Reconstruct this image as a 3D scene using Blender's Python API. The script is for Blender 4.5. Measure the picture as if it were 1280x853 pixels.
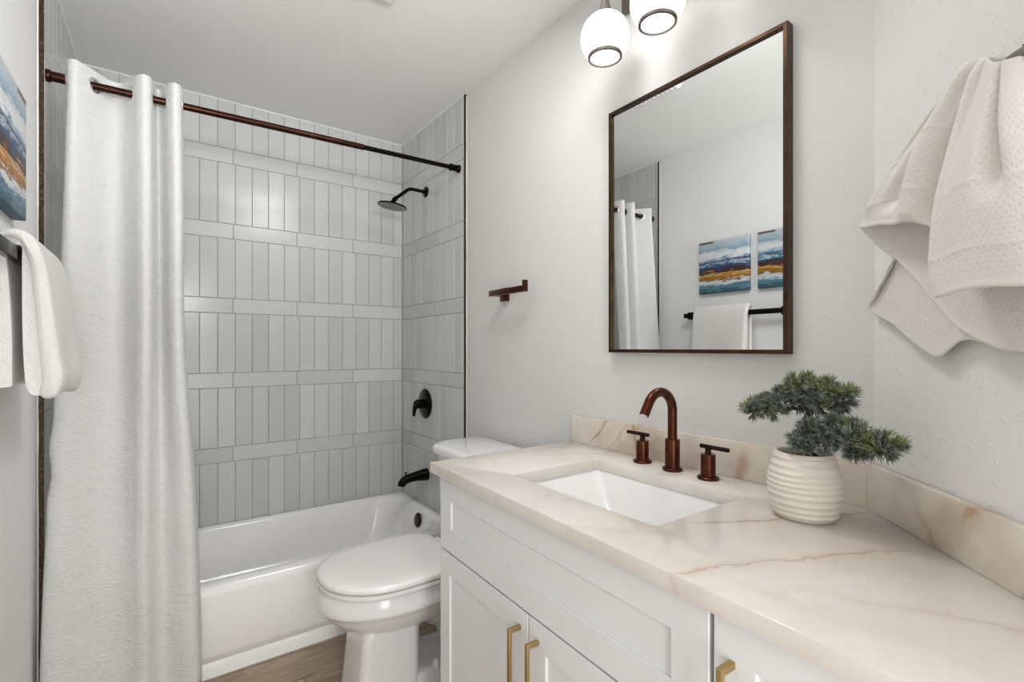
import bpy, bmesh, math, random
from mathutils import Vector, Matrix
PI = math.pi
C = bpy.context.scene.collection
for o in list(bpy.data.objects):
    bpy.data.objects.remove(o)
scene = bpy.context.scene

# ------------------------------------------------------------------ camera, light, exposure
YAW = 0.622418
cam_d = bpy.data.cameras.new('camera')
cam_d.sensor_width = 36.0
cam_d.lens = 610.286 / 1280 * 36.0
cam_d.shift_y = 8.91 / 1280
cam_d.clip_start = 0.02
cam = bpy.data.objects.new('camera', cam_d)
cam.location = (0, 0, 1.2)
cam.rotation_euler = (PI / 2, 0, -YAW)
C.objects.link(cam)
scene.camera = cam

scene.view_settings.view_transform = 'Standard'
scene.view_settings.look = 'None'
scene.view_settings.gamma = 1.0
scene.view_settings.use_curve_mapping = False
scene.view_settings.exposure = 0.02

w = bpy.data.worlds.new('world')
scene.world = w
w.use_nodes = True
w.node_tree.nodes['Background'].inputs[0].default_value = (0.93, 0.96, 1.0, 1)
w.node_tree.nodes['Background'].inputs[1].default_value = 1.0


def area(name, loc, target, sx, sy, power, col=(1, 1, 1)):
    d = bpy.data.lights.new(name, 'AREA')
    d.shape = 'RECTANGLE'
    d.size, d.size_y = sx, sy
    d.energy = power
    d.color = col
    o = bpy.data.objects.new(name, d)
    o.location = loc
    v = Vector(target) - Vector(loc)
    o.rotation_euler = v.to_track_quat('-Z', 'Y').to_euler()
    C.objects.link(o)
    return o


area('front_fill', (0.02, -1.25, 1.05), (0.25, 2.5, 0.75), 0.5, 1.9, 24.0, (1.0, 1.0, 1.0))  # added fill lamp behind the camera, lifts the lower half
area('overhead_fill', (0.66, 1.02, 2.425), (0.10, 1.85, 0.2), 0.4, 0.6, 16.0, (1.0, 0.995, 0.985))  # added fill from overhead, kept out of view and out of the mirror
sd = bpy.data.lights.new('ceiling_fill_spot', 'SPOT')          # added unseen spot, aimed up to brighten the ceiling
sd.energy = 105.0
sd.spot_size = math.radians(56)
sd.spot_blend = 1.0
sd.shadow_soft_size = 0.12
so_ = bpy.data.objects.new('ceiling_fill_spot', sd)
so_.location = (0.10, -0.55, 1.62)
so_.rotation_euler = (Vector((0.20, 1.75, 2.44)) - Vector(so_.location)).to_track_quat('-Z', 'Y').to_euler()
C.objects.link(so_)


# ------------------------------------------------------------------ helpers
def lin(c):
    return tuple(((x / 255) / 12.92 if x / 255 <= 0.04045 else ((x / 255 + 0.055) / 1.055) ** 2.4) for x in c)


class NT:
    def __init__(self, name):
        self.m = bpy.data.materials.new(name)
        self.m.use_nodes = True
        self.t = self.m.node_tree
        self.b = self.t.nodes['Principled BSDF']

    def n(self, typ, **kw):
        nd = self.t.nodes.new(typ)
        for k, v in kw.items():
            if hasattr(nd, k):
                setattr(nd, k, v)
            else:
                nd.inputs[k].default_value = v
        return nd

    def l(self, a, b):
        self.t.links.new(a, b)

    def coords(self, scale=(1, 1, 1), loc=(0, 0, 0), rot=(0, 0, 0), kind='Object'):
        tc = self.n('ShaderNodeTexCoord')
        mp = self.n('ShaderNodeMapping')
        mp.inputs['Scale'].default_value = scale
        mp.inputs['Location'].default_value = loc
        mp.inputs['Rotation'].default_value = rot
        self.l(tc.outputs[kind], mp.inputs[0])
        return mp.outputs[0]

    def noise(self, vec, scale=5, detail=3, rough=0.5, dist=0.0):
        nd = self.n('ShaderNodeTexNoise')
        nd.inputs['Scale'].default_value = scale
        nd.inputs['Detail'].default_value = detail
        nd.inputs['Roughness'].default_value = rough
        nd.inputs['Distortion'].default_value = dist
        if vec is not None:
            self.l(vec, nd.inputs['Vector'])
        return nd.outputs['Fac']

    def ramp(self, fac, stops, interp='LINEAR'):
        r = self.n('ShaderNodeValToRGB')
        r.color_ramp.interpolation = interp
        e = r.color_ramp.elements
        while len(e) < len(stops):
            e.new(0.5)
        for i, (p, c) in enumerate(stops):
            e[i].position = p
            e[i].color = tuple(c) + (1,) if len(c) == 3 else c
        self.l(fac, r.inputs[0])
        return r.outputs[0]

    def math(self, op, a, b=None, clamp=False):
        m = self.n('ShaderNodeMath', operation=op)
        m.use_clamp = clamp
        for i, x in enumerate((a, b)):
            if x is None:
                continue
            if isinstance(x, (int, float)):
                m.inputs[i].default_value = x
            else:
                self.l(x, m.inputs[i])
        return m.outputs[0]

    def mix(self, fac, a, b, blend='MIX'):
        m = self.n('ShaderNodeMix', data_type='RGBA', blend_type=blend)
        for idx, x in ((0, fac), (6, a), (7, b)):
            if isinstance(x, (int, float)):
                m.inputs[idx].default_value = x
            elif isinstance(x, tuple):
                m.inputs[idx].default_value = x + (1,) if len(x) == 3 else x
            else:
                self.l(x, m.inputs[idx])
        return m.outputs[2]

    def bump(self, height, strength=0.2, dist=0.002):
        b = self.n('ShaderNodeBump')
        b.inputs['Strength'].default_value = strength
        b.inputs['Distance'].default_value = dist
        self.l(height, b.inputs['Height'])
        self.l(b.outputs[0], self.b.inputs['Normal'])

    def set(self, col=None, rough=None, metal=None, spec=None, coat=None):
        b = self.b
        if col is not None:
            if isinstance(col, tuple):
                b.inputs['Base Color'].default_value = col + (1,)
            else:
                self.l(col, b.inputs['Base Color'])
        if rough is not None:
            if isinstance(rough, (int, float)):
                b.inputs['Roughness'].default_value = rough
            else:
                self.l(rough, b.inputs['Roughness'])
        if metal is not None:
            b.inputs['Metallic'].default_value = metal
        if spec is not None:
            b.inputs['Specular IOR Level'].default_value = spec
        if coat is not None:
            b.inputs['Coat Weight'].default_value = coat
            b.inputs['Coat Roughness'].default_value = 0.08
        return self


class MB:
    """mesh builder in world coordinates"""

    def __init__(self):
        self.v, self.f, self.mi, self.uv = [], [], [], []
        self.cur = 0
        self.sharp = 35

    def add(self, verts, faces, mi=None, uv=None):
        n = len(self.v)
        self.v += [tuple(p) for p in verts]
        self.uv += list(uv) if uv else [(0, 0)] * len(verts)
        self.f += [tuple(i + n for i in f) for f in faces]
        self.mi += [self.cur if mi is None else mi] * len(faces)
        return self

    def bm(self, bm):
        bm.verts.index_update()
        return self.add([v.co.copy() for v in bm.verts], [[v.index for v in f.verts] for f in bm.faces])

    def box(self, lo, hi, bevel=0.0, seg=2, mat=None):
        bm = bmesh.new()
        bmesh.ops.create_cube(bm, size=1)
        for v in bm.verts:
            v.co = Vector(((lo[i] + hi[i]) / 2 + v.co[i] * (hi[i] - lo[i])) for i in range(3))
        if bevel:
            bmesh.ops.bevel(bm, geom=bm.edges[:], offset=bevel, segments=seg, profile=0.5, affect='EDGES')
        if mat is not None:
            bm.transform(mat)
        self.bm(bm)
        bm.free()
        return self

    def prism(self, poly, z0, z1, bevel=0.0, seg=2):
        bm = bmesh.new()
        bot = [bm.verts.new((x, y, z0)) for x, y in poly]
        f = bm.faces.new(bot)
        r = bmesh.ops.extrude_face_region(bm, geom=[f])
        for e in r['geom']:
            if isinstance(e, bmesh.types.BMVert):
                e.co.z = z1
        bmesh.ops.recalc_face_normals(bm, faces=bm.faces[:])
        if bevel:
            bmesh.ops.bevel(bm, geom=bm.edges[:], offset=bevel, segments=seg, profile=0.5, affect='EDGES')
        self.bm(bm)
        bm.free()
        return self

    def loft(self, rings, cap0=True, cap1=True, closed=True, loop=False):
        n = len(rings[0])
        vs = [p for r in rings for p in r]
        fs = []
        m = len(rings)
        for i in range(m if loop else m - 1):
            i2 = (i + 1) % m
            for j in range(n if closed else n - 1):
                j2 = (j + 1) % n
                fs.append((i * n + j, i * n + j2, i2 * n + j2, i2 * n + j))
        if cap0 and not loop:
            fs.append(tuple(reversed(range(n))))
        if cap1 and not loop:
            fs.append(tuple((m - 1) * n + j for j in range(n)))
        return self.add(vs, fs)

    def tube(self, path, rad, n=16, caps=True, flat=None):
        path = [Vector(p) for p in path]
        rings = []
        nrm = None
        for i, p in enumerate(path):
            t = (path[min(i + 1, len(path) - 1)] - path[max(i - 1, 0)]).normalized()
            if nrm is None:
                nrm = t.orthogonal().normalized()
            nrm = (nrm - t * nrm.dot(t)).normalized()
            b = t.cross(nrm)
            r = rad[i] if isinstance(rad, (list, tuple)) else rad
            rings.append([p + (nrm * math.cos(2 * PI * k / n) + b * math.sin(2 * PI * k / n)) * r for k in range(n)])
        return self.loft(rings, caps, caps)

    def lathe(self, prof, origin, axis=(0, 0, 1), n=32, caps=True):
        axis = Vector(axis).normalized()
        u = axis.orthogonal().normalized()
        v = axis.cross(u)
        o = Vector(origin)
        rings = [[o + axis * h + (u * math.cos(2 * PI * k / n) + v * math.sin(2 * PI * k / n)) * max(r, 1e-5) for k in range(n)] for r, h in prof]
        return self.loft(rings, caps, caps)

    def grid(self, fn, nu, nv, skip=None, uvfn=None, closed=False):
        vs = [fn(i / nu, j / nv) for i in range(nu + 1) for j in range(nv + 1)]
        uv = [uvfn(i / nu, j / nv) if uvfn else (i / nu, j / nv) for i in range(nu + 1) for j in range(nv + 1)]
        fs = []
        for i in range(nu):
            for j in range(nv):
                if skip and skip(i, j):
                    continue
                a = i * (nv + 1) + j
                fs.append((a, a + nv + 1, a + nv + 2, a + 1))
        return self.add(vs, fs, uv=uv)

    def xf(self, mat):
        self.v = [tuple(mat @ Vector(p)) for p in self.v]
        return self

    def build(self, name, mat, parent=None, smooth=True, recalc=True):
        off = Vector((0, 0, 0))
        p = parent
        while p is not None:
            off += p.location
            p = p.parent
        me = bpy.data.meshes.new(name)
        me.from_pydata([Vector(v) - off for v in self.v], [], self.f)
        ms = mat if isinstance(mat, (list, tuple)) else [mat]
        for m in ms:
            me.materials.append(m)
        for i, pl in enumerate(me.polygons):
            pl.material_index = min(self.mi[i], len(ms) - 1)
        ul = me.uv_layers.new(name='UVMap')
        for lp in me.loops:
            ul.data[lp.index].uv = self.uv[lp.vertex_index]
        if recalc:
            bm = bmesh.new()
            bm.from_mesh(me)
            bmesh.ops.recalc_face_normals(bm, faces=bm.faces[:])
            bm.to_mesh(me)
            bm.free()
        if smooth:
            for pl in me.polygons:
                pl.use_smooth = True
            me.set_sharp_from_angle(angle=math.radians(self.sharp))
        me.update()
        o = bpy.data.objects.new(name, me)
        C.objects.link(o)
        if parent is not None:
            o.parent = parent
        return o


def thing(name, label, cat, loc, group=None):
    o = bpy.data.objects.new(name, None)
    o.empty_display_size = 0.05
    o.location = loc
    C.objects.link(o)
    o['label'] = label
    o['category'] = cat
    if group:
        o['group'] = group
    return o


def struct(name, mb, mat, parent=None, **kw):
    o = mb.build(name, mat, parent, **kw)
    if parent is None:
        o['kind'] = 'structure'
    return o


def catmull(pts, n):
    """n+1 samples of a Catmull-Rom through pts (tuples of any length)"""
    m = len(pts) - 1
    out = []
    for i in range(n + 1):
        t = i / n * m
        k = min(int(t), m - 1)
        f = t - k
        p0, p1, p2, p3 = pts[max(k - 1, 0)], pts[k], pts[k + 1], pts[min(k + 2, m)]
        out.append(tuple(0.5 * (2 * b + (c - a) * f + (2 * a - 5 * b + 4 * c - d) * f * f + (3 * b - a - 3 * c + d) * f ** 3)
                         for a, b, c, d in zip(p0, p1, p2, p3)))
    return out


def smooth01(x):
    x = max(0, min(1, x))
    return x * x * (3 - 2 * x)


def lerp(a, b, t):
    return a + (b - a) * t


def rrect(x0, x1, y0, y1, r, z, k=8):
    """rounded rectangle ring"""
    r = min(r, (x1 - x0) / 2 - 1e-4, (y1 - y0) / 2 - 1e-4)
    out = []
    for cx, cy, a0 in ((x1 - r, y1 - r, 0), (x0 + r, y1 - r, PI / 2), (x0 + r, y0 + r, PI), (x1 - r, y0 + r, 3 * PI / 2)):
        for i in range(k + 1):
            a = a0 + PI / 2 * i / k
            out.append((cx + r * math.cos(a), cy + r * math.sin(a), z))
    return out


# ------------------------------------------------------------------ materials
def wall_mat(name, col, bs=0.35, big=0.0):
    m = NT(name)
    v = m.coords()
    h = m.noise(v, 70, 4, 0.55)
    if big:
        sp = m.ramp(m.noise(v, 75, 2, 0.5, 0.3), [(0.60, (0, 0, 0)), (0.72, (1, 1, 1))])
        h = m.math('ADD', m.math('MULTIPLY', h, 0.45), m.math('MULTIPLY', sp, big))
    m.bump(h, bs, 0.004)
    return m.set(col, 0.62, spec=0.3).m


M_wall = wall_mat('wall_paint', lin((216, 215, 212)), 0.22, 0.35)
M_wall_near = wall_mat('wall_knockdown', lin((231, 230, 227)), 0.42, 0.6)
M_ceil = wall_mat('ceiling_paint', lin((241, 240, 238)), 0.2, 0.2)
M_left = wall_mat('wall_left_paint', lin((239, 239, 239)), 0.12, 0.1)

m = NT('tile_glaze')
v = m.coords()
att = m.n('ShaderNodeAttribute', attribute_name='tint', attribute_type='GEOMETRY')
col = m.mix(att.outputs['Fac'], lin((196, 198, 196)), lin((208, 209, 207)))
m.bump(m.noise(v, 14, 2), 0.05, 0.004)
M_tile = m.set(col, 0.2, spec=0.5).m
M_grout = NT('grout').set(lin((146, 145, 140)), 0.85).m
M_caulk = NT('caulk').set(lin((235, 234, 231)), 0.5).m

m = NT('bronze_edge')
v = m.coords()
col = m.ramp(m.noise(v, 90, 4, 0.7), [(0.35, (0.012, 0.007, 0.004)), (0.55, (0.06, 0.028, 0.012)), (0.75, (0.22, 0.15, 0.09))])
M_edge = m.set(col, 0.45, 0.5).m


def bronze(name, c0, c1, rough=0.3):
    m = NT(name)
    v = m.coords()
    col = m.ramp(m.noise(v, 25, 3, 0.6), [(0.3, c0), (0.7, c1)])
    return m.set(col, rough, 0.85).m


M_bronze = bronze('red_bronze', (0.055, 0.014, 0.007), (0.115, 0.032, 0.014), 0.28)
M_rod = bronze('rod_bronze', (0.024, 0.008, 0.005), (0.052, 0.016, 0.009), 0.28)
M_dark = bronze('dark_bronze', (0.006, 0.0045, 0.004), (0.014, 0.008, 0.007), 0.22)
M_black = bronze('handle_bronze', (0.02, 0.010, 0.009), (0.045, 0.02, 0.016), 0.25)
M_frame = bronze('mirror_frame_bronze', (0.05, 0.025, 0.014), (0.085, 0.045, 0.026), 0.24)
M_brass = NT('brushed_brass').set(lin((182, 154, 106)), 0.36, 0.9).m
M_chrome = NT('chrome').set((0.75, 0.75, 0.75), 0.12, 1.0).m
M_steel = NT('grommet_metal').set((0.82, 0.82, 0.82), 0.32, 1.0).m
M_mirror = NT('mirror_silver').set((0.76, 0.775, 0.77), 0.0, 1.0).m
M_porc = NT('porcelain').set(lin((236, 235, 234)), 0.09, spec=0.5).m
M_tub = NT('tub_enamel').set(lin((246, 245, 243)), 0.13, spec=0.5).m
M_seatp = NT('seat_plastic').set(lin((238, 236, 234)), 0.18, spec=0.5).m
M_gap = NT('shadow_gap_rubber').set(lin((90, 88, 86)), 0.6).m
M_cab = NT('cabinet_paint').set(lin((232, 233, 233)), 0.34, spec=0.4).m
M_gap_shade = NT('cabinet_gap_shade').set(lin((150, 146, 140)), 0.6).m  # darker grey standing in for shade between the cabinet fronts

# quartzite counter
def stone(name, base, base2, vein, seedloc, amount=1.0, veins=()):
    m = NT(name)
    v = m.coords(loc=seedloc)
    cloud = m.noise(v, 4.5, 5, 0.6, 0.4)
    col = m.mix(m.ramp(cloud, [(0.38, (0, 0, 0)), (0.66, (1, 1, 1))]), base, base2)
    warp = m.n('ShaderNodeTexNoise')
    warp.inputs['Scale'].default_value = 1.6
    warp.inputs['Detail'].default_value = 6
    warp.inputs['Roughness'].default_value = 0.62
    m.l(v, warp.inputs['Vector'])
    va = m.n('ShaderNodeVectorMath', operation='SCALE')
    m.l(warp.outputs['Color'], va.inputs[0])
    va.inputs[3].default_value = 0.42
    vb = m.n('ShaderNodeVectorMath', operation='ADD')
    m.l(v, vb.inputs[0])
    m.l(va.outputs[0], vb.inputs[1])
    vor = m.n('ShaderNodeTexVoronoi', feature='DISTANCE_TO_EDGE')
    vor.inputs['Scale'].default_value = 2.6
    m.l(vb.outputs[0], vor.inputs['Vector'])
    line = m.ramp(vor.outputs['Distance'], [(0.0, (1, 1, 1)), (0.02, (0.35, 0.35, 0.35)), (0.07, (0, 0, 0))])
    gate = m.ramp(m.noise(v, 3.4, 3, 0.6), [(0.5, (0, 0, 0)), (0.66, (1, 1, 1))])
    fac = m.math('MULTIPLY', m.math('MULTIPLY', line, gate), amount, True)
    vc = m.mix(m.noise(v, 13, 2), vein, lin((186, 172, 160)))
    col = m.mix(fac, col, vc)
    # single long veins: (normal, c, tangent, t0, t1, width, wander, colour, strength), metres from the slab's origin
    raw = m.coords()
    wn1 = m.noise(raw, 9, 4, 0.6)
    wn2 = m.noise(raw, 26, 4, 0.65)
    for nvec, c, tvec, t0, t1, wd, amp, vcol, stg in veins:
        def dot(vec):
            d = m.n('ShaderNodeVectorMath', operation='DOT_PRODUCT')
            m.l(raw, d.inputs[0])
            d.inputs[1].default_value = vec
            return d.outputs['Value']
        p = m.math('ADD', m.math('SUBTRACT', dot(nvec), c), m.math('MULTIPLY', m.math('SUBTRACT', wn1, .5), amp))
        p = m.math('ADD', p, m.math('MULTIPLY', m.math('SUBTRACT', wn2, .5), amp * .35))
        q = m.math('DIVIDE', m.math('ABSOLUTE', p), m.math('MULTIPLY', m.math('ADD', wn2, .25), wd))
        lf = m.ramp(q, [(0, (1, 1, 1)), (.25, (.75, .75, .75)), (.45, (.22, .22, .22)), (1, (0, 0, 0))])
        t = dot(tvec)
        e = .04
        gt = m.math('MULTIPLY', m.math('DIVIDE', m.math('SUBTRACT', t, t0), e, True), m.math('DIVIDE', m.math('SUBTRACT', t1, t), e, True), True)
        br_ = m.ramp(wn1, [(.30, (.35, .35, .35)), (.6, (1, 1, 1))])
        ff = m.math('MULTIPLY', m.math('MULTIPLY', lf, gt), m.math('MULTIPLY', br_, stg), True)
        col = m.mix(ff, col, vcol)
    return m.set(col, 0.16, spec=0.5).m


M_stone = stone('quartzite', lin((229, 223, 215)), lin((218, 210, 200)), lin((196, 156, 122)), (3.1, 1.7, 0.4), 0.45,
                [((.407, .913, 0), -.437, (.913, -.407, 0), -.13, .31, .010, .07, lin((172, 118, 80)), .75),
                 ((.407, .913, 0), -.437, (.913, -.407, 0), -.13, .31, .05, .07, lin((206, 186, 168)), .5),
                 ((.424, .906, 0), -.268, (.906, -.424, 0), .02, .42, .009, .07, lin((160, 112, 76)), .95),
                 ((.424, .906, 0), -.268, (.906, -.424, 0), .02, .42, .05, .07, lin((204, 186, 170)), .5),
                 ((.5, .866, 0), .37, (.866, -.5, 0), -.20, .12, .03, .10, lin((196, 178, 162)), .5),
                 ((.75, .66, 0), -.30, (.66, -.75, 0), -.30, .10, .03, .08, lin((200, 182, 168)), .4)])
M_splash = stone('quartzite_splash', lin((228, 220, 208)), lin((204, 190, 173)), lin((170, 112, 60)), (1.4, 5.2, 2.3), 0.8,
                 [((0, .74, .67), .322, (0, .67, -.74), .10, .26, .012, .05, lin((128, 100, 72)), .8),
                  ((0, .80, .60), .262, (0, .6, -.8), -.3, .3, .010, .05, lin((140, 116, 92)), .5),
                  ((0, .97, -.24), .178, (0, .24, .97), -.2, .2, .022, .05, lin((168, 112, 58)), .85),
                  ((0, .95, .30), -.108, (0, -.3, .95), .0, .16, .05, .05, lin((164, 116, 70)), .6),
                  ((.83, 0, .55), .144, (-.55, 0, .83), .01, .08, .016, .05, lin((166, 104, 48)), .9),
                  ((.83, 0, .55), .15, (-.55, 0, .83), -.2, .2, .09, .05, lin((176, 150, 124)), .5),
                  ((.83, 0, .40), .03, (-.40, 0, .83), -.2, .2, .02, .06, lin((160, 142, 122)), .5)])

# fabrics
def terry(name, col, scale=260, strength=0.9):
    m = NT(name)
    v = m.coords()
    h = m.math('ADD', m.noise(v, scale, 2, 0.7), m.math('MULTIPLY', m.noise(v, 40, 3), 0.6))
    m.bump(h, strength, 0.003)
    m.set(col, 0.95, spec=0.1)
    m.b.inputs['Sheen Weight'].default_value = 0.2
    return m.m


M_terry = terry('terry_cloth', lin((233, 231, 228)))
m = NT('curtain_cloth')
v = m.coords(scale=(1, 1, 5))
slub = m.noise(v, 45, 4, 0.65)
v2 = m.coords(scale=(1, 1, 1))
cr = m.noise(v2, 16, 4, 0.6, 0.5)
m.bump(m.math('ADD', m.math('MULTIPLY', slub, 0.6), cr), 0.9, 0.008)
m.set(m.mix(slub, lin((218, 218, 216)), lin((234, 234, 232))), 0.6, spec=0.35)
M_curtain = m.m

m = NT('waffle_cloth')
uv = m.n('ShaderNodeUVMap')
sx = m.n('ShaderNodeSeparateXYZ')
m.l(uv.outputs[0], sx.inputs[0])
wu = m.math('SINE', m.math('MULTIPLY', sx.outputs[0], 2 * PI / 0.01155))
wv = m.math('SINE', m.math('MULTIPLY', sx.outputs[1], 2 * PI / 0.013))
d = m.math('MULTIPLY', wu, wv)
dent0 = m.ramp(d, [(0.3, (1, 1, 1)), (0.8, (0, 0, 0))])
band = m.ramp(sx.outputs[1], [(0.016, (1, 1, 1)), (0.022, (0, 0, 0))])
dent = m.math('MAXIMUM', dent0, band)
vv = m.coords()
h = m.math('ADD', dent, m.math('MULTIPLY', m.noise(vv, 500, 2), 0.35))
m.bump(h, 0.33, 0.0028)
m.set(lin((226, 222, 214)), 0.95, spec=0.1)
M_waffle = m.m

# floor planks along X
m = NT('vinyl_plank')
v = m.coords()
br = m.n('ShaderNodeTexBrick')
br.offset = 0.37
br.inputs['Scale'].default_value = 1.0
br.inputs['Brick Width'].default_value = 1.22
br.inputs['Row Height'].default_value = 0.178
br.inputs['Mortar Size'].default_value = 0.0016
br.inputs['Color1'].default_value = (0.15, 0.15, 0.15, 1)
br.inputs['Color2'].default_value = (0.85, 0.85, 0.85, 1)
br.inputs['Mortar'].default_value = (0.0, 0.0, 0.0, 1)
m.l(m.coords(loc=(0.35, 0.075, 0)), br.inputs['Vector'])
gv = m.coords(scale=(1.2, 9, 1))
bv = m.n('ShaderNodeVectorMath', operation='ADD')
m.l(gv, bv.inputs[0])
m.l(br.outputs['Color'], bv.inputs[1])
g1 = m.noise(bv.outputs[0], 2.2, 6, 0.62, 1.3)
g2 = m.noise(m.coords(scale=(2, 60, 1)), 3, 3, 0.6)
gg = m.math('ADD', m.math('MULTIPLY', g1, 0.75), m.math('MULTIPLY', g2, 0.25))
gc = m.ramp(gg, [(0.3, lin((110, 88, 68))), (0.46, lin((160, 138, 116))), (0.6, lin((188, 170, 150))), (0.75, lin((204, 190, 172)))])
gc = m.mix(0.16, gc, br.outputs['Color'], 'SOFT_LIGHT')
gc = m.mix(br.outputs['Fac'], gc, lin((96, 78, 62)))
m.bump(gg, 0.08, 0.002)
M_floor = m.set(gc, 0.4, spec=0.4).m

# lamp glass
m = NT('opal_glass')
m.set((0.9, 0.9, 0.9), 0.25)
m.b.inputs['Emission Color'].default_value = (1, 0.985, 0.96, 1)
m.b.inputs['Emission Strength'].default_value = 1.0
M_opal = m.m
m = NT('lamp_diffuser')
m.set((0.9, 0.9, 0.9), 0.4)
m.b.inputs['Emission Color'].default_value = (0.97, 0.985, 1, 1)
m.b.inputs['Emission Strength'].default_value = 3.2
M_diff = m.m
M_gun = NT('gunmetal').set((0.17, 0.14, 0.125), 0.35, 0.7).m

m = NT('pot_glaze')
v = m.coords()
m.bump(m.noise(v, 120, 3), 0.15, 0.002)
M_pot = m.set(m.mix(m.noise(v, 9, 3), lin((228, 221, 210)), lin((218, 208, 195))), 0.5, spec=0.35).m
m = NT('soil')
v = m.coords()
m.bump(m.noise(v, 160, 3), 0.9, 0.006)
M_soil = m.set(m.ramp(m.noise(v, 220, 3), [(0.35, lin((54, 40, 32))), (0.65, lin((140, 116, 96)))]), 0.9).m
m = NT('bark')
v = m.coords(scale=(1, 1, 0.3))
m.bump(m.noise(v, 150, 4), 0.8, 0.004)
M_bark = m.set(m.ramp(m.noise(v, 120, 3), [(0.35, lin((46, 34, 28))), (0.65, lin((104, 84, 70)))]), 0.9).m
m = NT('needle_dark')
v = m.coords()
M_ndl = m.set(m.ramp(m.noise(v, 90, 2), [(0.3, lin((56, 62, 58))), (0.5, lin((104, 114, 104))), (0.7, lin((166, 174, 162)))]), 0.6).m
m = NT('needle_fresh')
v = m.coords()
M_ndf = m.set(m.ramp(m.noise(v, 90, 2), [(0.3, lin((84, 94, 56))), (0.55, lin((136, 146, 94))), (0.75, lin((190, 194, 150)))]), 0.6).m

# ------------------------------------------------------------------ room shell
XR, XL, YBK, H = 1.21, -0.31, 2.832, 2.44
YEDGE = 2.07                       # where the tile surround starts
TX0, TX1, TY = -0.298, 1.198, 2.82  # tile faces
YN = -1.35
CORN = 0.387                       # corner of mirror wall and the angled wall
AX, AY = 0.62, 0.62 - (XR - CORN)  # far end of the angled wall

struct('floor', MB().box((XL - .15, YN - .1, -.1), (XR + .15, YBK + .15, 0)), M_floor, smooth=False)
struct('ceiling', MB().box((XL - .15, YN - .1, H), (XR + .15, YBK + .15, H + .1)), M_ceil, smooth=False)
wl = struct('wall_left', MB().box((XL - .1, YN, 0), (XL, YBK, H)), M_left, smooth=False)
wr = struct('wall_right', MB().box((XR, CORN - 0.0, 0), (XR + .1, YBK, H)), M_wall, smooth=False)
wb = struct('wall_back', MB().box((XL - .1, YBK, 0), (XR + .1, YBK + .1, H)), M_wall, smooth=False)
struct('wall_angled', MB().prism([(XR, CORN), (AX, AY), (AX + .1, AY - .02), (XR + .1, CORN - .02), (XR + .1, CORN)], 0, H), M_wall_near, smooth=False)
struct('wall_entry', MB().box((AX, YN, 0), (AX + .1, AY + .0, H)), M_wall, smooth=False)
near = MB().box((XL - .1, YN - .1, 0), (-0.27, YN, H)).box((0.58, YN - .1, 0), (AX + .1, YN, H)).box((-0.27, YN - .1, 2.06), (0.58, YN, H))
struct('wall_near', near, M_wall, smooth=False)
dt = MB()
dt.box((-0.27, YN - .1, 0), (-0.235, YN + .012, 2.06), .003).box((0.545, YN - .1, 0), (0.58, YN + .012, 2.06), .003).box((-0.27, YN - .1, 2.025), (0.58, YN + .012, 2.06), .003)
struct('trim_3', dt, M_cab)

# tile surround: real bevelled tiles on a grout bed
BANDS = [0.629, 1.001, 1.375, 1.750, 2.127]
BH = 0.075
random.seed(4)


def tile_rects(u0, u1, z0, z1, ua, ub):
    """rectangles of one tiled wall; ua = a vertical joint, ub = a joint of the horizontal bands"""
    P = 0.0762
    rows = []
    zc = z0
    for b in BANDS:
        rows.append(('v', zc, b))
        rows.append(('h', b, b + BH))
        zc = b + BH
    rows.append(('v', zc, z1))
    out = []
    for kind, a, b in rows:
        p, o = (P, ua) if kind == 'v' else (0.301, ub)
        k = math.floor((u0 - o) / p)
        while o + k * p < u1:
            x0, x1 = max(u0, o + k * p), min(u1, o + (k + 1) * p)
            if x1 - x0 > 0.004:
                out.append((x0, x1, a, b))
            k += 1
    return out


def tiles(rects, M, u0, u1, z0, z1, name, parent):
    """M maps (u, z, out) to the world"""
    mb = MB()
    tint = []
    g = 0.0011
    for (x0, x1, a, b) in rects:
        x0, x1, a, b = x0 + g, x1 - g, a + g, b - g
        t1, t2 = random.uniform(-.00035, .00035), random.uniform(-.0003, .0003)
        e = 0.0016
        th = 0.0
        lo = [M(x0, a, -.0022), M(x1, a, -.0022), M(x1, b, -.0022), M(x0, b, -.0022)]
        mid = [M(x0, a, th - e), M(x1, a, th - e), M(x1, b, th - e), M(x0, b, th - e)]
        hi = [M(x0 + e, a + e, th - t1 - t2), M(x1 - e, a + e, th + t1 - t2), M(x1 - e, b - e, th + t1 + t2), M(x0 + e, b - e, th - t1 + t2)]
        vs = lo + mid + hi
        fs = [(8, 9, 10, 11)]
        for r in (0, 4):
            for i in range(4):
                j = (i + 1) % 4
                fs.append((r + i, r + j, r + 4 + j, r + 4 + i))
        mb.add(vs, fs, 0)
        tint += [random.random()] * 12
    gz = -0.0021
    mb.add([M(u0, z0, gz), M(u1, z0, gz), M(u1, z1, gz), M(u0, z1, gz)], [(0, 1, 2, 3)], 1)
    # solid edges of the bed
    q = -0.0119
    ring_f = [M(u0, z0, gz), M(u1, z0, gz), M(u1, z1, gz), M(u0, z1, gz)]
    ring_b = [M(u0, z0, q), M(u1, z0, q), M(u1, z1, q), M(u0, z1, q)]
    mb.add(ring_f + ring_b, [(i, (i + 1) % 4, 4 + (i + 1) % 4, 4 + i) for i in range(4)], 1)
    tint += [0.5] * 12
    mb.sharp = 12
    ob = mb.build(name, [M_tile, M_grout], parent, recalc=False)
    at = ob.data.attributes.new('tint', 'FLOAT', 'POINT')
    for i, x in enumerate(tint):
        at.data[i].value = x
    return ob


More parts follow.
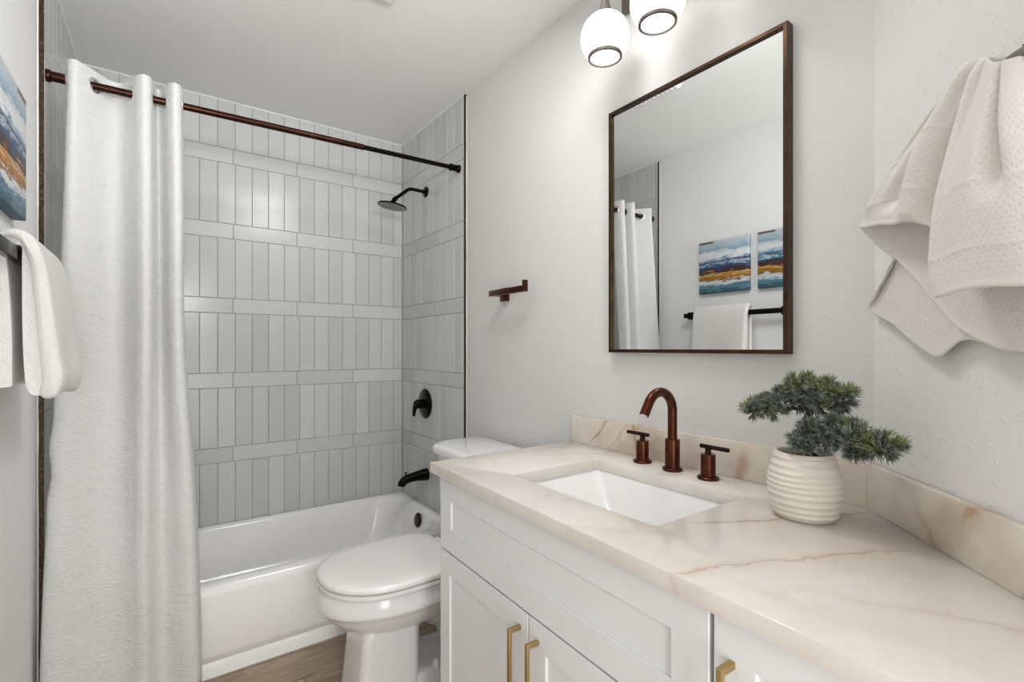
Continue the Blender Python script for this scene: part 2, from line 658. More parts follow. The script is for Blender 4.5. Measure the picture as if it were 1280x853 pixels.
tiles(tile_rects(TX0, TX1, .30, H, .150, .293), lambda u, z, o: (u, TY - o, z), TX0, TX1, .30, H, 'tile_surround', wb)
tiles(tile_rects(YEDGE, TY, .30, H, TY - .043, TY - .17), lambda u, z, o: (TX1 - o, u, z), YEDGE, TY, .30, H, 'tile_surround', wr)
tiles(tile_rects(YEDGE, TY, .30, H, TY - .043, TY - .17), lambda u, z, o: (TX0 + o, u, z), YEDGE, TY, .30, H, 'tile_surround', wl)
# bronze edge profiles of the tile
struct('trim_1', MB().box((XL, YEDGE - .004, .02), (TX0 + .003, YEDGE + .0, 2.438), .0006, 1), M_edge)
struct('trim_2', MB().box((TX1 - .0015, YEDGE - .004, .02), (XR, YEDGE + .0, 2.438), .0006, 1), M_edge)


def bead(a, b, r=0.005, n=40):
    random.seed(int(1000 * (a[0] + a[1] * 3 + b[2])))
    pts = [[lerp(a[k], b[k], i / n) for k in range(3)] for i in range(n + 1)]
    return MB().tube(pts, [r * random.uniform(.75, 1.15) for _ in pts], 8)


ck = bead((TX0, TY, H), (TX1, TY, H), .006)
ck.build('caulk_line', M_caulk, wb)
bead((TX1, YEDGE, H), (TX1, TY, H), .0055).build('caulk_line', M_caulk, wr)
bead((TX0, YEDGE, H), (TX0, TY, H), .006).build('caulk_line', M_caulk, wl)
bead((XL + .0005, YEDGE - .005, .02), (XL + .0005, YEDGE - .005, 2.43), .003).build('caulk_line', M_caulk, wl)
bead((XR - .0005, YEDGE - .005, .02), (XR - .0005, YEDGE - .005, 2.43), .003).build('caulk_line', M_caulk, wr)

# ------------------------------------------------------------------ bathtub
TUB = thing('bathtub', 'white alcove bathtub set into the grey tiled recess', 'bathtub', (0.45, 2.44, 0))
y0, y1, x0, x1 = 2.076, 2.818, -.2975, 1.1975
zr = 0.328
mb = MB()
rings = []
rings.append(rrect(x0, x1, y0 + .012, y1, .004, zr - .10))
rings.append(rrect(x0, x1, y0 + .006, y1, .004, zr - .022))
rings.append(rrect(x0, x1, y0 + .006, y1, .004, zr - .015))
rings.append(rrect(x0 + .002, x1 - .002, y0 + .010, y1 - .002, .006, zr - .006))
rings.append(rrect(x0 + .006, x1 - .006, y0 + .018, y1 - .006, .010, zr))
ix0, ix1, iy0, iy1 = x0 + .10, x1 - .065, y0 + .085, y1 - .045
rings.append(rrect(ix0 - .02, ix1 + .02, iy0 - .02, iy1 + .018, .15, zr + .002))
rings.append(rrect(ix0 - .006, ix1 + .006, iy0 - .006, iy1 + .006, .15, zr - .004))
rings.append(rrect(ix0, ix1, iy0, iy1, .15, zr - .018))
for t in (0.2, 0.4, 0.6, 0.8):
    rings.append(rrect(ix0 + .20 * t, ix1 - .055 * t, iy0 + .055 * t, iy1 - .06 * t, (.15 + .02 * t), zr - .018 - .215 * t))
rings.append(rrect(ix0 + .235, ix1 - .075, iy0 + .075, iy1 - .08, .165, zr - .255))
rings.append(rrect(ix0 + .28, ix1 - .115, iy0 + .11, iy1 - .115, .14, zr - .268))
mb.loft(rings, cap0=False, cap1=True)
mb.sharp = 60
mb.build('basin', M_tub, TUB)
prof = [(y0 + .03, zr - .012), (y0 + .012, zr - .004), (y0 + .003, zr - .014), (y0, zr - .03), (y0 - .003, .2), (y0 - .004, .085),
        (y0 - .001, .074), (y0 + .010, .058), (y0 + .012, .052), (y0 + .008, .046), (y0 + .006, .0), (y0 + .03, .0)]
mb = MB().loft([[(x0, y, z) for y, z in prof], [(x1, y, z) for y, z in prof]])
mb.sharp = 50
mb.build('apron', M_tub, TUB)
mb = MB().lathe([(.0, 0), (.036, 0), (.038, .004), (.036, .008), (.03, .011), (.012, .012), (0, .012)], (ix1 - .012, 2.425, .276), (-1, 0, .18), 28)
mb.build('overflow_cover', M_black, TUB)['label'] = 'dark bronze overflow cover'
mb = MB().lathe([(0, 0), (.03, 0), (.032, .004), (.02, .007), (0, .008)], (ix1 - .22, 2.43, zr - .268), (0, 0, 1), 24)
mb.build('drain', M_black, TUB)['label'] = 'dark bronze drain'
bead((x0, y0 - .001 + .006, .001), (x1, y0 + .005, .001), .004).build('caulk_line', M_caulk, TUB)

# shower fittings
SH = thing('rain_shower', 'dark bronze rain shower head on a bent arm high on the tiled side wall', 'shower', (TX1, 2.49, 2.07))
MB().lathe([(0, 0), (.029, 0), (.03, .004), (.026, .009), (.013, .012), (0, .012)], (TX1, 2.49, 2.07), (-1, 0, 0), 28).build('flange', M_dark, SH)
arm = [(TX1 - .002, 2.49, 2.07), (1.15, 2.49, 2.07)] + [(1.115 - .05 * math.sin(a), 2.49, 2.07 - .05 * (1 - math.cos(a))) for a in [k * PI / 4 / 8 for k in range(0, 10)]] + [(1.02, 2.49, 2.004)]
MB().tube(arm, .0095, 16).build('arm', M_dark, SH)
ax = Vector((-.13, .07, -1)).normalized()
hc = Vector((1.0, 2.49, 1.962))
MB().tube([(1.022, 2.49, 2.006), (1.012, 2.49, 1.995), hc - ax * .012], .0125, 16).build('ball_joint', M_dark, SH)
MB().lathe([(0, -.022), (.014, -.022), (.02, -.010), (.05, -.004), (.076, 0), (.078, .004), (.076, .008), (0, .008)], hc, ax, 40).build('spray_disc', M_dark, SH)
mb = MB()
u_ = ax.orthogonal().normalized()
v_ = ax.cross(u_)
for rr, nn in ((.0, 1), (.014, 6), (.028, 12), (.042, 18), (.056, 24), (.068, 28)):
    for k in range(nn):
        a = 2 * PI * k / nn
        mb.lathe([(.0028, 0), (.0024, .0022), (0, .0026)], hc + ax * .0078 + u_ * rr * math.cos(a) + v_ * rr * math.sin(a), ax, 8)
o = mb.build('nozzles', NT('nozzle_rubber').set((0.55, 0.53, 0.5), 0.5).m, SH)
o['label'] = 'pale rubber spray nozzles'

VA = thing('shower_valve', 'round dark bronze shower valve with a lever on the tiled side wall', 'shower valve', (TX1, 2.50, .89))
MB().lathe([(0, 0), (.082, 0), (.083, .003), (.078, .007), (.05, .012), (.03, .014), (0, .014)], (TX1, 2.50, .89), (-1, 0, 0), 44).build('escutcheon', M_dark, VA)
MB().lathe([(.026, .01), (.026, .045), (.021, .052), (0, .053)], (TX1, 2.50, .89), (-1, 0, 0), 28).build('hub', M_dark, VA)
MB().tube([(TX1 - .04, 2.50, .905), (TX1 - .055, 2.50, .895), (TX1 - .066, 2.50, .86), (TX1 - .070, 2.50, .825)], [.016, .017, .011, .008], 14).build('lever', M_dark, VA)

SP = thing('tub_spout', 'dark bronze tub spout low on the tiled side wall above the bathtub', 'tub spout', (TX1, 2.48, .495))
path = [(TX1 - .001, .5), (TX1 - .02, .5), (TX1 - .07, .497), (TX1 - .11, .492), (TX1 - .135, .484), (TX1 - .148, .470), (TX1 - .150, .458)]
MB().tube([(x, 2.48, z) for x, z in path], [.034, .032, .026, .0235, .0225, .021, .020], 24).build('body', M_dark, SP)
MB().lathe([(.0, 0), (.004, 0), (.004, .014), (.007, .016), (.007, .02), (0, .022)], (TX1 - .125, 2.48, .508), (0, 0, 1), 14).build('diverter_knob', M_dark, SP)

# ------------------------------------------------------------------ curtain rod and curtain
RY, RZ0, RZ1 = 2.118, 2.066, 2.088
RD = thing('shower_curtain_rod', 'dark bronze curtain rod spanning the tub recess between the tiled walls', 'curtain rod', (0.45, RY, 2.077))


def rz(x):
    return lerp(RZ0, RZ1, (x - TX0) / (TX1 - TX0))


MB().tube([(TX0 + .01, RY, rz(TX0)), (.72, RY, rz(.72))], .0125, 20).build('outer_tube', M_rod, RD)
MB().tube([(.715, RY, rz(.72)), (TX1 - .01, RY, rz(TX1))], .0105, 20).build('inner_tube', M_dark, RD)
MB().lathe([(0, 0), (.019, 0), (.020, .008), (.018, .012), (.0155, .014), (.0155, .062), (.0175, .064), (.0175, .070), (.013, .072), (0, .072)], (TX0, RY, rz(TX0)), (1, 0, .01), 28).build('end_cap', M_rod, RD)
MB().lathe([(0, 0), (.019, 0), (.020, .008), (.018, .012), (.0155, .014), (.0155, .042), (.0175, .044), (.0175, .052), (.0115, .054), (0, .054)], (TX1, RY, rz(TX1)), (-1, 0, -.01), 28).build('end_cap', M_dark, RD)

CU = thing('shower_curtain', 'white slubbed fabric shower curtain gathered at the left end of the rod', 'shower curtain', (-.1, 2.05, .04))
# plan of the top hem: (x, y offset from the rod)
top = [(-.246, .020), (-.247, -.010), (-.240, -.040), (-.224, -.050), (-.206, -.034), (-.179, .0), (-.152, .036), (-.130, .050), (-.108, .040), (-.086, .0), (-.068, -.040),
       (-.050, -.060), (-.034, -.052), (-.028, -.030), (-.024, .0), (-.018, .030), (-.009, .040), (.001, .026), (.009, .0), (.020, -.032), (.036, -.052), (.052, -.042), (.060, -.012), (.062, .020)]
bot = [(-.276, .030), (-.288, .006), (-.284, -.020), (-.256, -.030), (-.222, -.020), (-.188, -.004), (-.150, .010), (-.118, .008), (-.092, -.002), (-.072, -.014), (-.056, -.026),
       (-.042, -.030), (-.030, -.022), (-.018, -.006), (-.006, .004), (.006, .008), (.018, .004), (.032, -.006), (.046, -.016), (.060, -.024), (.078, -.028), (.095, -.020), (.105, .0), (.108, .02)]
NU, NV = 264, 150
TS, BS = catmull(top, NU), catmull(bot, NU)
ZB, HEM = 0.045, 0.055
arc = [0]
for i in range(NU):
    arc.append(arc[-1] + math.hypot(TS[i + 1][0] - TS[i][0], TS[i + 1][1] - TS[i][1]))
cross = []
for i in range(NU):
    if TS[i][1] * TS[i + 1][1] < 0 or (TS[i][1] == 0 and i > 0):
        cross.append(i)
cross = [c for k, c in enumerate(cross) if k == 0 or c - cross[k - 1] > 3]
random.seed(8)


def cz(u, vv):
    i = int(round(u * NU))
    ztop = rz(TS[i][0]) + HEM - .006 * abs(math.sin(9 * TS[i][0]))
    # finer rows near the hem
    q = vv ** 1.5
    return lerp(ztop, ZB, q)


def cpt(u, vv):
    i = int(round(u * NU))
    z = cz(u, vv)
    t = max(0, min(1, (2.02 - z) / (2.02 - ZB)))
    k = smooth01(t * 1.1) * .55 + .45 * t
    wob = .006 * math.sin(5.1 * t + 3 * u) * t
    x = lerp(TS[i][0], BS[i][0], k) + wob
    ex = -.012 * math.exp(-((z - 1.25) / .35) ** 2) * smooth01((u - .6) / .4)     # waist of the right edge
    ex += .006 * math.exp(-((z - .85) / .14) ** 2) * smooth01((.2 - u) / .2) * math.sin(33 * z)
    yo = lerp(TS[i][1], BS[i][1], k)
    yc = lerp(RY, 2.003, min(1, max(0, (2.05 - z) / 1.68)))
    yy = yc + yo + .0025 * math.sin(17 * z + 9 * u) * t
    if z < .40:
        yy = min(yy, 2.052)
    return (x + ex, yy, z)


def cskip(i, j):
    for c in cross:
        z = cz(i / NU, (j + .5) / NV)
        zc = rz(TS[c][0])
        if (arc[i] - arc[c]) ** 2 + (z - zc) ** 2 < .0175 ** 2:
            return True
    return False


mb = MB().grid(cpt, NU, NV, skip=cskip)
mb.sharp = 180
fab = mb.build('fabric', M_curtain, CU, recalc=False)
sol = fab.modifiers.new('thick', 'SOLIDIFY')
sol.thickness = 0.0016
for c in cross:
    p = Vector((TS[c][0], RY + TS[c][1], rz(TS[c][0])))
    a, b = TS[max(c - 3, 0)], TS[min(c + 3, NU)]
    tg = Vector((b[0] - a[0], b[1] - a[1], 0)).normalized()
    nx = Vector((tg.y, -tg.x, 0))
    ring = []
    for k in range(36):
        an = 2 * PI * k / 36
        rd = tg * math.cos(an) + Vector((0, 0, 1)) * math.sin(an)
        ring.append([p + rd * (.0215 + .0052 * math.cos(t)) + nx * .0034 * math.sin(t) for t in [2 * PI * q / 10 for q in range(10)]])
    MB().loft(ring, loop=True).build('grommet', M_steel, CU)

# ------------------------------------------------------------------ toilet
TY0 = 1.668
TO = thing('toilet', 'white two-piece toilet with closed lid between the vanity and the bathtub', 'toilet', (.72, TY0, 0))


def egg(xf, xb, b, z, nf=2.15, nb=3.6, n=56, split=.50):
    """outline pointing to -X; front half rounder, back half squarer"""
    xm = lerp(xf, xb, split)
    out = []
    for k in range(n):
        a = 2 * PI * k / n
        c, s = math.cos(a), math.sin(a)
        ex = nf if c < 0 else nb
        lx = (xm - xf) if c < 0 else (xb - xm)
        out.append((xm + lx * math.copysign(abs(c) ** (2 / ex), c), TY0 + b * math.copysign(abs(s) ** (2 / ex), s), z))
    return out


mb = MB()
bl = [(.4075, .52, .93, .10), (.409, .46, .94, .16), (.4055, .424, .95, .187), (.398, .417, .955, .193), (.352, .410, .955, .196), (.344, .412, .955, .195),
      (.339, .420, .95, .188), (.322, .432, .945, .180), (.30, .450, .93, .167), (.275, .478, .91, .147), (.255, .508, .88, .122), (.240, .54, .84, .094), (.232, .58, .80, .06)]
rings = [egg(xf, xb, b, z, 2.15, 3.4) for z, xf, xb, b in bl]
mb.loft(list(reversed(rings)))
cl = [(.275, .548, .735, .088), (.243, .537, .738, .099), (.20, .533, .738, .100), (.10, .524, .736, .104), (.03, .516, .735, .109), (.0, .514, .735, .110)]
mb.loft([rrect(xf, xb, TY0 - b, TY0 + b, .030 if z > .05 else .034, z, 8) for z, xf, xb, b in reversed(cl)])
# trapway and foot behind the column
mb.loft([egg(.60, 1.04, .105, 0, 5, 4), egg(.60, 1.04, .105, .05, 5, 4), egg(.61, 1.03, .098, .064, 5, 4), egg(.62, 1.0, .07, .07, 5, 4)])
tw = catmull([(.66, .20), (.76, .27), (.86, .24), (.92, .16), (.95, .06)], 24)
mb.tube([(x, TY0, z) for x, z in tw], [.075] * 25, 20)
mb.tube([(x, TY0, .30) for x in (.80, .9, 1.0, 1.08)], [.12, .12, .11, .09], 20)
mb.box((.90, TY0 - .175, .30), (1.15, TY0 + .175, .40), .03, 4)
mb.sharp = 55
mb.build('bowl', M_porc, TO)
mb = MB()
for s in (-1, 1):
    mb = MB().lathe([(.017, 0), (.017, .012), (.013, .022), (.006, .027), (0, .028)], (.80, TY0 + s * .088, .062), (0, 0, 1), 20)
    mb.build('bolt_cap', M_seatp, TO)
mb = MB().loft([egg(.432, .88, .190, .409, 2.2, 5), egg(.430, .88, .192, .4125, 2.2, 5), egg(.418, .882, .204, .4145, 2.2, 5), egg(.418, .882, .204, .4255, 2.2, 5), egg(.430, .88, .192, .4275, 2.2, 5)])
mb.build('seat', M_seatp, TO)
mb = MB().loft([egg(.432, .878, .190, .4275, 2.2, 5), egg(.430, .88, .192, .4305, 2.2, 5), egg(.4185, .885, .204, .433, 2.2, 5), egg(.418, .885, .2045, .442, 2.2, 5), egg(.421, .883, .202, .4475, 2.2, 5),
                egg(.432, .876, .192, .4520, 2.2, 5), egg(.48, .84, .15, .4542, 2.2, 5), egg(.60, .75, .05, .4550, 2.2, 4)])
mb.sharp = 70
mb.build('lid', M_seatp, TO)
for s in (-1, 1):
    MB().box((.868, TY0 + s * .075 - .025, .409), (.905, TY0 + s * .075 + .025, .445), .008, 3).build('hinge', M_seatp, TO)


def tankring(xa, xb, hw, z, r=.07, n=8, bow=.015):
    pts = rrect(xa, xb, TY0 - hw, TY0 + hw, r, z, n)
    out = []
    for x, y, zz in pts:
        f = 1 - ((y - TY0) / hw) ** 2
        t = (xb - x) / (xb - xa)
        out.append((x - bow * f * t, y, zz))
    return out


mb = MB().loft([tankring(.965, 1.155, .185, .395, .05), tankring(.955, 1.16, .205, .43, .05), tankring(.942, 1.165, .212, .767, .06)])
mb.sharp = 45
mb.build('tank', M_porc, TO)
mb = MB().loft([tankring(.930, 1.172, .226, .764, .08), tankring(.920, 1.178, .235, .768, .085), tankring(.918, 1.180, .237, .790, .085), tankring(.925, 1.176, .230, .799, .085), tankring(.945, 1.16, .211, .803, .08)])
mb.sharp = 60
mb.build('tank_lid', M_porc, TO)

# ------------------------------------------------------------------ vanity
SL = 0.02978                                 # the run stands a touch out of square with the wall
tv = Vector((SL, 1, 0)).normalized()         # along the front, away from the camera
nv = Vector((tv.y, -tv.x, 0))                # into the wall
P0 = Vector((.603 + SL * (1.272 - .188) + .022, 1.272, 0))


def VP(a, d, z):
    p = P0 - tv * a + nv * d
    return Vector((p.x, p.y, z))


VM = Matrix.Translation(P0) @ Matrix(((-tv.x, nv.x, 0, 0), (-tv.y, nv.y, 0, 0), (0, 0, 1, 0), (0, 0, 0, 1)))   # (a, d, z) -> world


def shaker(a0, a1, z0, z1, stile, th=.02, rec=.0055):
    """framed front with a recessed flat centre"""
    mb = MB()
    b = .0012
    o = [(a0, z0), (a1, z0), (a1, z1), (a0, z1)]
    i0 = [(a0 + stile, z0 + stile), (a1 - stile, z0 + stile), (a1 - stile, z1 - stile), (a0 + stile, z1 - stile)]
    def ins(pts, e):
        s = ((1, 1), (-1, 1), (-1, -1), (1, -1))
        return [(p[0] + e * q[0], p[1] + e * q[1]) for p, q in zip(pts, s)]
    rings = [[(x, th, z) for x, z in o], [(x, b, z) for x, z in o], [(x, 0, z) for x, z in ins(o, b)],
             [(x, 0, z) for x, z in ins(i0, -b)], [(x, b, z) for x, z in i0], [(x, rec, z) for x, z in i0]]
    mb.loft(rings)
    mb.sharp = 30
    return mb.xf(VM)


def pull(a, z1, L=.16, wd=.0095, st=.032):
    mb = MB()
    pr = [(0, z1), (-st, z1), (-st, z1 - L), (0, z1 - L), (0, z1 - L + wd), (-st + wd * .75, z1 - L + wd), (-st + wd * .75, z1 - wd), (0, z1 - wd)]
    mb.loft([[(a - wd / 2, d, z) for d, z in pr], [(a + wd / 2, d, z) for d, z in pr]])
    bm = bmesh.new()
    vs = [bm.verts.new(v) for v in mb.v]
    for f in mb.f:
        bm.faces.new([vs[i] for i in f])
    bmesh.ops.recalc_face_normals(bm, faces=bm.faces[:])
    bmesh.ops.bevel(bm, geom=bm.edges[:], offset=.0011, segments=2, profile=.5, affect='EDGES')
    m2 = MB().bm(bm)
    bm.free()
    return m2.xf(VM)


ZT = 0.838
V1 = thing('vanity_cabinet', 'white shaker sink cabinet with two doors under a false drawer front', 'cabinet', (.9, .85, 0))
WDEP = .535
mb = MB()
mb.box((0, .021, .10), (.873, .038, ZT), mat=VM)          # face frame board
mb.box((0, .021, .10), (.018, WDEP, ZT), mat=VM)
mb.box((.855, .021, .10), (.873, WDEP, ZT), mat=VM)
mb.box((0, .021, .10), (.873, WDEP, .118), mat=VM)
mb.box((0, .021, .0), (.018, WDEP, .10), mat=VM)
mb.box((.02, .075, .0), (.873, .09, .10), mat=VM)
mb.build('carcass', M_cab, V1)
# added thin sheet, coloured as the shade in the gaps between the fronts
MB().box((.004, .0198, .11), (.869, .0212, .83), mat=VM).build('gap_shade_sheet', M_gap_shade, V1)
shaker(.0, .872, .6265, ZT - .002, .066).build('false_drawer_front', M_cab, V1)
d1 = shaker(.0, .4335, .105, .6215, .058).build('door', M_cab, V1)
pull(.4035, .587).build('handle', M_brass, d1)['label'] = 'brushed brass bar pull'
d2 = shaker(.4375, .872, .105, .6215, .058).build('door', M_cab, V1)
pull(.4700, .586).build('handle', M_brass, d2)['label'] = 'brushed brass bar pull'

V2 = thing('vanity_cabinet', 'white shaker cabinet with one tall door at the near end of the vanity', 'cabinet', (.75, .2, 0))
mb = MB()
pl = [VP(.8795, .021, 0), VP(1.36, .021, 0), VP(1.36, .060, 0), VP(.925, .48, 0), VP(.8795, .48, 0)]
mb.prism([(p.x, p.y) for p in pl], .10, ZT)
pl = [VP(.8795, .075, 0), VP(1.30, .075, 0), VP(1.30, .09, 0), VP(.925, .45, 0), VP(.8795, .45, 0)]
mb.prism([(p.x, p.y) for p in pl], 0, .10)
mb.build('carcass', M_cab, V2, smooth=False)
d3 = shaker(.8795, 1.355, .105, ZT - .002, .062).build('door', M_cab, V2)
pull(.908, .775).build('handle', M_brass, d3)['label'] = 'brushed brass bar pull'

# countertop with the sink cut out of it
CT = thing('countertop', 'cream veined stone countertop with backsplashes along both walls', 'countertop', (.9, .8, ZT))
ZC = .868


def fx(y):
    return .603 + SL * (y - .188)


SX0, SX1, SY0, SY1 = .747, 1.058, .583, 1.040
cell_y = [1.296, SY1, SY0, CORN]
def slab_poly(rs):
    return rs
outer = [(fx(1.296), 1.296), (XR - .0005, 1.296), (XR - .0005, CORN + .0005), (AX + .012, AY + .0125), (fx(AY + .0125), AY + .0125)]
bm = bmesh.new()
def loop(pts, z):
    vs = [bm.verts.new((x, y, z)) for x, y in pts]
    return [bm.edges.new((vs[i], vs[(i + 1) % len(vs)])) for i in range(len(vs))], vs
hole = [(x, y) for x, y, _ in rrect(SX0, SX1, SY0, SY1, .012, 0, 4)]
e1, v1 = loop(outer, ZC)
e2, v2 = loop(hole, ZC)
r = bmesh.ops.triangle_fill(bm, use_beauty=True, use_dissolve=False, edges=e1 + e2)
fs = [g for g in r['geom'] if isinstance(g, bmesh.types.BMFace)]
ex = bmesh.ops.extrude_face_region(bm, geom=fs)
for g in ex['geom']:
    if isinstance(g, bmesh.types.BMVert):
        g.co.z = ZT
bmesh.ops.recalc_face_normals(bm, faces=bm.faces[:])
be = [e for e in bm.edges if len(e.link_faces) == 2 and e.calc_face_angle(0) > .9 and abs(e.verts[0].co.z - e.verts[1].co.z) < 1e-5]
bmesh.ops.bevel(bm, geom=be, offset=.0018, segments=2, profile=.5, affect='EDGES')
mb = MB().bm(bm)
bm.free()
mb.build('slab', M_stone, CT)
ZS = .961
dg = 1 / math.sqrt(2)
b0 = .02
cx_, cy_ = XR - b0, CORN + b0 * (math.sqrt(2) - 1)
MB().prism([(XR - .0005, 1.293), (XR - .0005, CORN + .001), (cx_, cy_ - .0002), (cx_, 1.293)], ZC, ZS, .0012).build('backsplash', M_splash, CT)
L = .80
px, py = XR - L * dg, CORN - L * dg
MB().prism([(XR - .001, CORN + .0005), (cx_ - .0004, cy_ - .0006), (px - b0 * dg, py + b0 * dg), (px - .0006, py + .0006)], ZC, ZS, .0012).build('backsplash', M_splash, CT)

# undermount sink
SK = thing('sink', 'white rectangular undermount sink set in the stone countertop', 'sink', ((SX0 + SX1) / 2, (SY0 + SY1) / 2, .70))
mb = MB()
e = .004
zz = ZT - .0008
rg = [rrect(SX0 - .03, SX1 + .03, SY0 - .03, SY1 + .03, .03, zz - .012), rrect(SX0 - .03, SX1 + .03, SY0 - .03, SY1 + .03, .03, zz),
      rrect(SX0 - e, SX1 + e, SY0 - e, SY1 + e, .02, zz), rrect(SX0 - e + .002, SX1 + e - .002, SY0 - e + .002, SY1 + e - .002, .02, zz - .004)]
for t, (zf, ins) in enumerate(((.03, .016), (.06, .035), (.09, .056), (.112, .076), (.122, .092), (.126, .11))):
    rg.append(rrect(SX0 + ins * .62, SX1 - ins * .62, SY0 + ins * 1.35, SY1 - ins * 1.35, .02 + ins * .12, zz - zf))
mb.loft(rg, cap0=False, cap1=True)
mb.sharp = 50
mb.build('basin', M_porc, SK)
MB().lathe([(0, 0), (.022, 0), (.023, .003), (.016, .005), (.014, .008), (0, .009)], ((SX0 + SX1) / 2, (SY0 + SY1) / 2, zz - .126), (0, 0, 1), 24).build('drain', M_black, SK)

# faucet
FA = thing('faucet', 'red bronze widespread faucet with arched spout and two lever handles behind the sink', 'faucet', (1.13, .824, ZC))
fxx, fyy = 1.128, .824
MB().lathe([(0, 0), (.026, 0), (.0265, .003), (.0265, .007), (.025, .0085), (.0195, .009), (.0195, .084), (.0185, .0855), (.0125, .0855)], (fxx, fyy, ZC), n=36).build('spout_base', M_bronze, FA)
R = .053
zc = 1.030
pth = [(fxx, fyy, ZC + .08), (fxx, fyy, ZC + .12), (fxx, fyy, zc)]
for k in range(1, 25):
    a = math.radians(148) * k / 24
    pth.append((fxx - R + R * math.cos(a), fyy, zc + R * math.sin(a)))
a = math.radians(148)
lx, lz = pth[-1][0], pth[-1][2]
pth += [(lx - .019 * math.sin(a), fyy, lz + .019 * math.cos(a)), (lx - .038 * math.sin(a), fyy, lz + .038 * math.cos(a))]
MB().tube(pth, .0125, 24).build('spout', M_bronze, FA)
t0 = Vector(pth[-1]); t1 = (Vector(pth[-1]) - Vector(pth[-2])).normalized()
MB().lathe([(.0095, -.002), (.0095, .0008), (.006, .001), (0, .001)], t0, t1, 20).build('aerator', M_chrome, FA)
for hx, hy, sg in ((1.137, .933, 1), (1.126, .716, -1)):
    hb = MB().lathe([(0, 0), (.026, 0), (.0265, .003), (.0265, .006), (.025, .0075), (.018, .008), (.018, .062), (.017, .0635), (0, .0635)], (hx, hy, ZC), n=32).build('handle', M_bronze, FA)
    MB().tube([(hx, hy, ZC + .06), (hx, hy, ZC + .078)], .0075, 16).build('stem', M_black, hb)
    MB().tube([(hx, hy - sg * .022, ZC + .0815), (hx, hy - sg * .021, ZC + .0815), (hx, hy + sg * .055, ZC + .0815), (hx, hy + sg * .056, ZC + .0815)], [.0045, .0056, .0056, .0045], 16).build('lever', M_black, hb)

# ------------------------------------------------------------------ mirror
MI = thing('wall_mirror', 'large rectangular wall mirror in a thin bronze frame above the faucet', 'mirror', (XR, .83, 1.58))
my0, my1, mz0, mz1 = .549, 1.109, 1.186, 1.964
xf = XR - .028
fw = .0105
mb = MB()
o_ = [(my0, mz0), (my1, mz0), (my1, mz1), (my0, mz1)]
def ins2(e):
    return [(my0 + e, mz0 + e), (my1 - e, mz0 + e), (my1 - e, mz1 - e), (my0 + e, mz1 - e)]
mb.loft([[(XR - .0005, y, z) for y, z in o_], [(xf + .0012, y, z) for y, z in o_], [(xf, y, z) for y, z in ins2(.0012)], [(xf, y, z) for y, z in ins2(fw - .001)],
         [(xf + .001, y, z) for y, z in ins2(fw)], [(xf + .012, y, z) for y, z in ins2(fw)]], cap0=True, cap1=False)
mb.sharp = 30
mb.build('frame', M_frame, MI)
xm = xf + .0085
g_ = fw - .002
mb = MB().add([(xm, my0 + g_, mz0 + g_), (xm, my1 - g_, mz0 + g_), (xm, my1 - g_, mz1 - g_), (xm, my0 + g_, mz1 - g_),
               (xm + .004, my0 + g_, mz0 + g_), (xm + .004, my1 - g_, mz0 + g_), (xm + .004, my1 - g_, mz1 - g_), (xm + .004, my0 + g_, mz1 - g_)],
              [(0, 1, 2, 3), (7, 6, 5, 4), (0, 4, 5, 1), (1, 5, 6, 2), (2, 6, 7, 3), (3, 7, 4, 0)])
mb.build('glass', M_mirror, MI, smooth=False)

# ------------------------------------------------------------------ vanity light
VL = thing('vanity_light', 'bronze vanity light with white globe shades above the mirror', 'wall lamp', (XR, .83, 2.30))
MB().box((XR - .022, .60, 2.265), (XR - .0005, 1.06, 2.335), .004).build('back_plate', M_gun, VL)
LX = 1.075
for k, y in enumerate((1.022, .832, .642)):
    zc_ = 2.126
    r_ = .0725
    ar = MB().tube([(XR - .02, y, 2.30), (LX + .03, y, 2.30), (LX + .008, y, 2.292), (LX, y, 2.27), (LX, y, 2.235)], .008, 14)
    ar.build('arm', M_gun, VL)
    MB().lathe([(0, .115), (.011, .115), (.013, .10), (.021, .075), (.028, .062), (.024, .060), (0, .060)], (LX, y, zc_), (0, 0, 1), 28).build('socket_cup', M_gun, VL)
    pr = []
    for i in range(24):
        a = PI / 2 - .35 - (PI - .35 - .72) * i / 23
        pr.append((r_ * math.cos(a), r_ * math.sin(a)))
    sh = MB().lathe(pr, (LX, y, zc_), (0, 0, 1), 40, caps=False)
    sh.sharp = 180
    s_ = sh.build('globe_shade', M_opal, VL)
    rb, hb_ = pr[-1]
    MB().lathe([(rb + .0005, hb_ + .004), (rb + .003, hb_), (rb + .002, hb_ - .006), (rb - .004, hb_ - .007), (rb - .0055, hb_ - .002), (rb - .004, hb_ + .003)], (LX, y, zc_), (0, 0, 1), 40, caps=False).build('rim_ring', M_gun, s_)
    MB().lathe([(0, hb_ - .003), (rb - .004, hb_ - .003), (rb - .004, hb_ + .001), (0, hb_ + .001)], (LX, y, zc_), (0, 0, 1), 40).build('diffuser', M_diff, s_)

# ------------------------------------------------------------------ small fittings on the mirror wall
TP = thing('toilet_paper_holder', 'empty bronze toilet paper holder on the white wall beyond the mirror', 'toilet paper holder', (XR, 1.73, 1.435))
MB().box((XR - .014, 1.703, 1.402), (XR - .0005, 1.758, 1.459), .002).build('wall_plate', M_bronze, TP)
MB().box((XR - .062, 1.718, 1.421), (XR - .012, 1.743, 1.443), .0015).build('post', M_bronze, TP)
mb = MB().box((XR - .072, 1.515, 1.421), (XR - .052, 1.758, 1.445), .0018)
mb.box((XR - .072, 1.507, 1.421), (XR - .052, 1.520, 1.466), .0018)
mb.build('arm', M_bronze, TP)

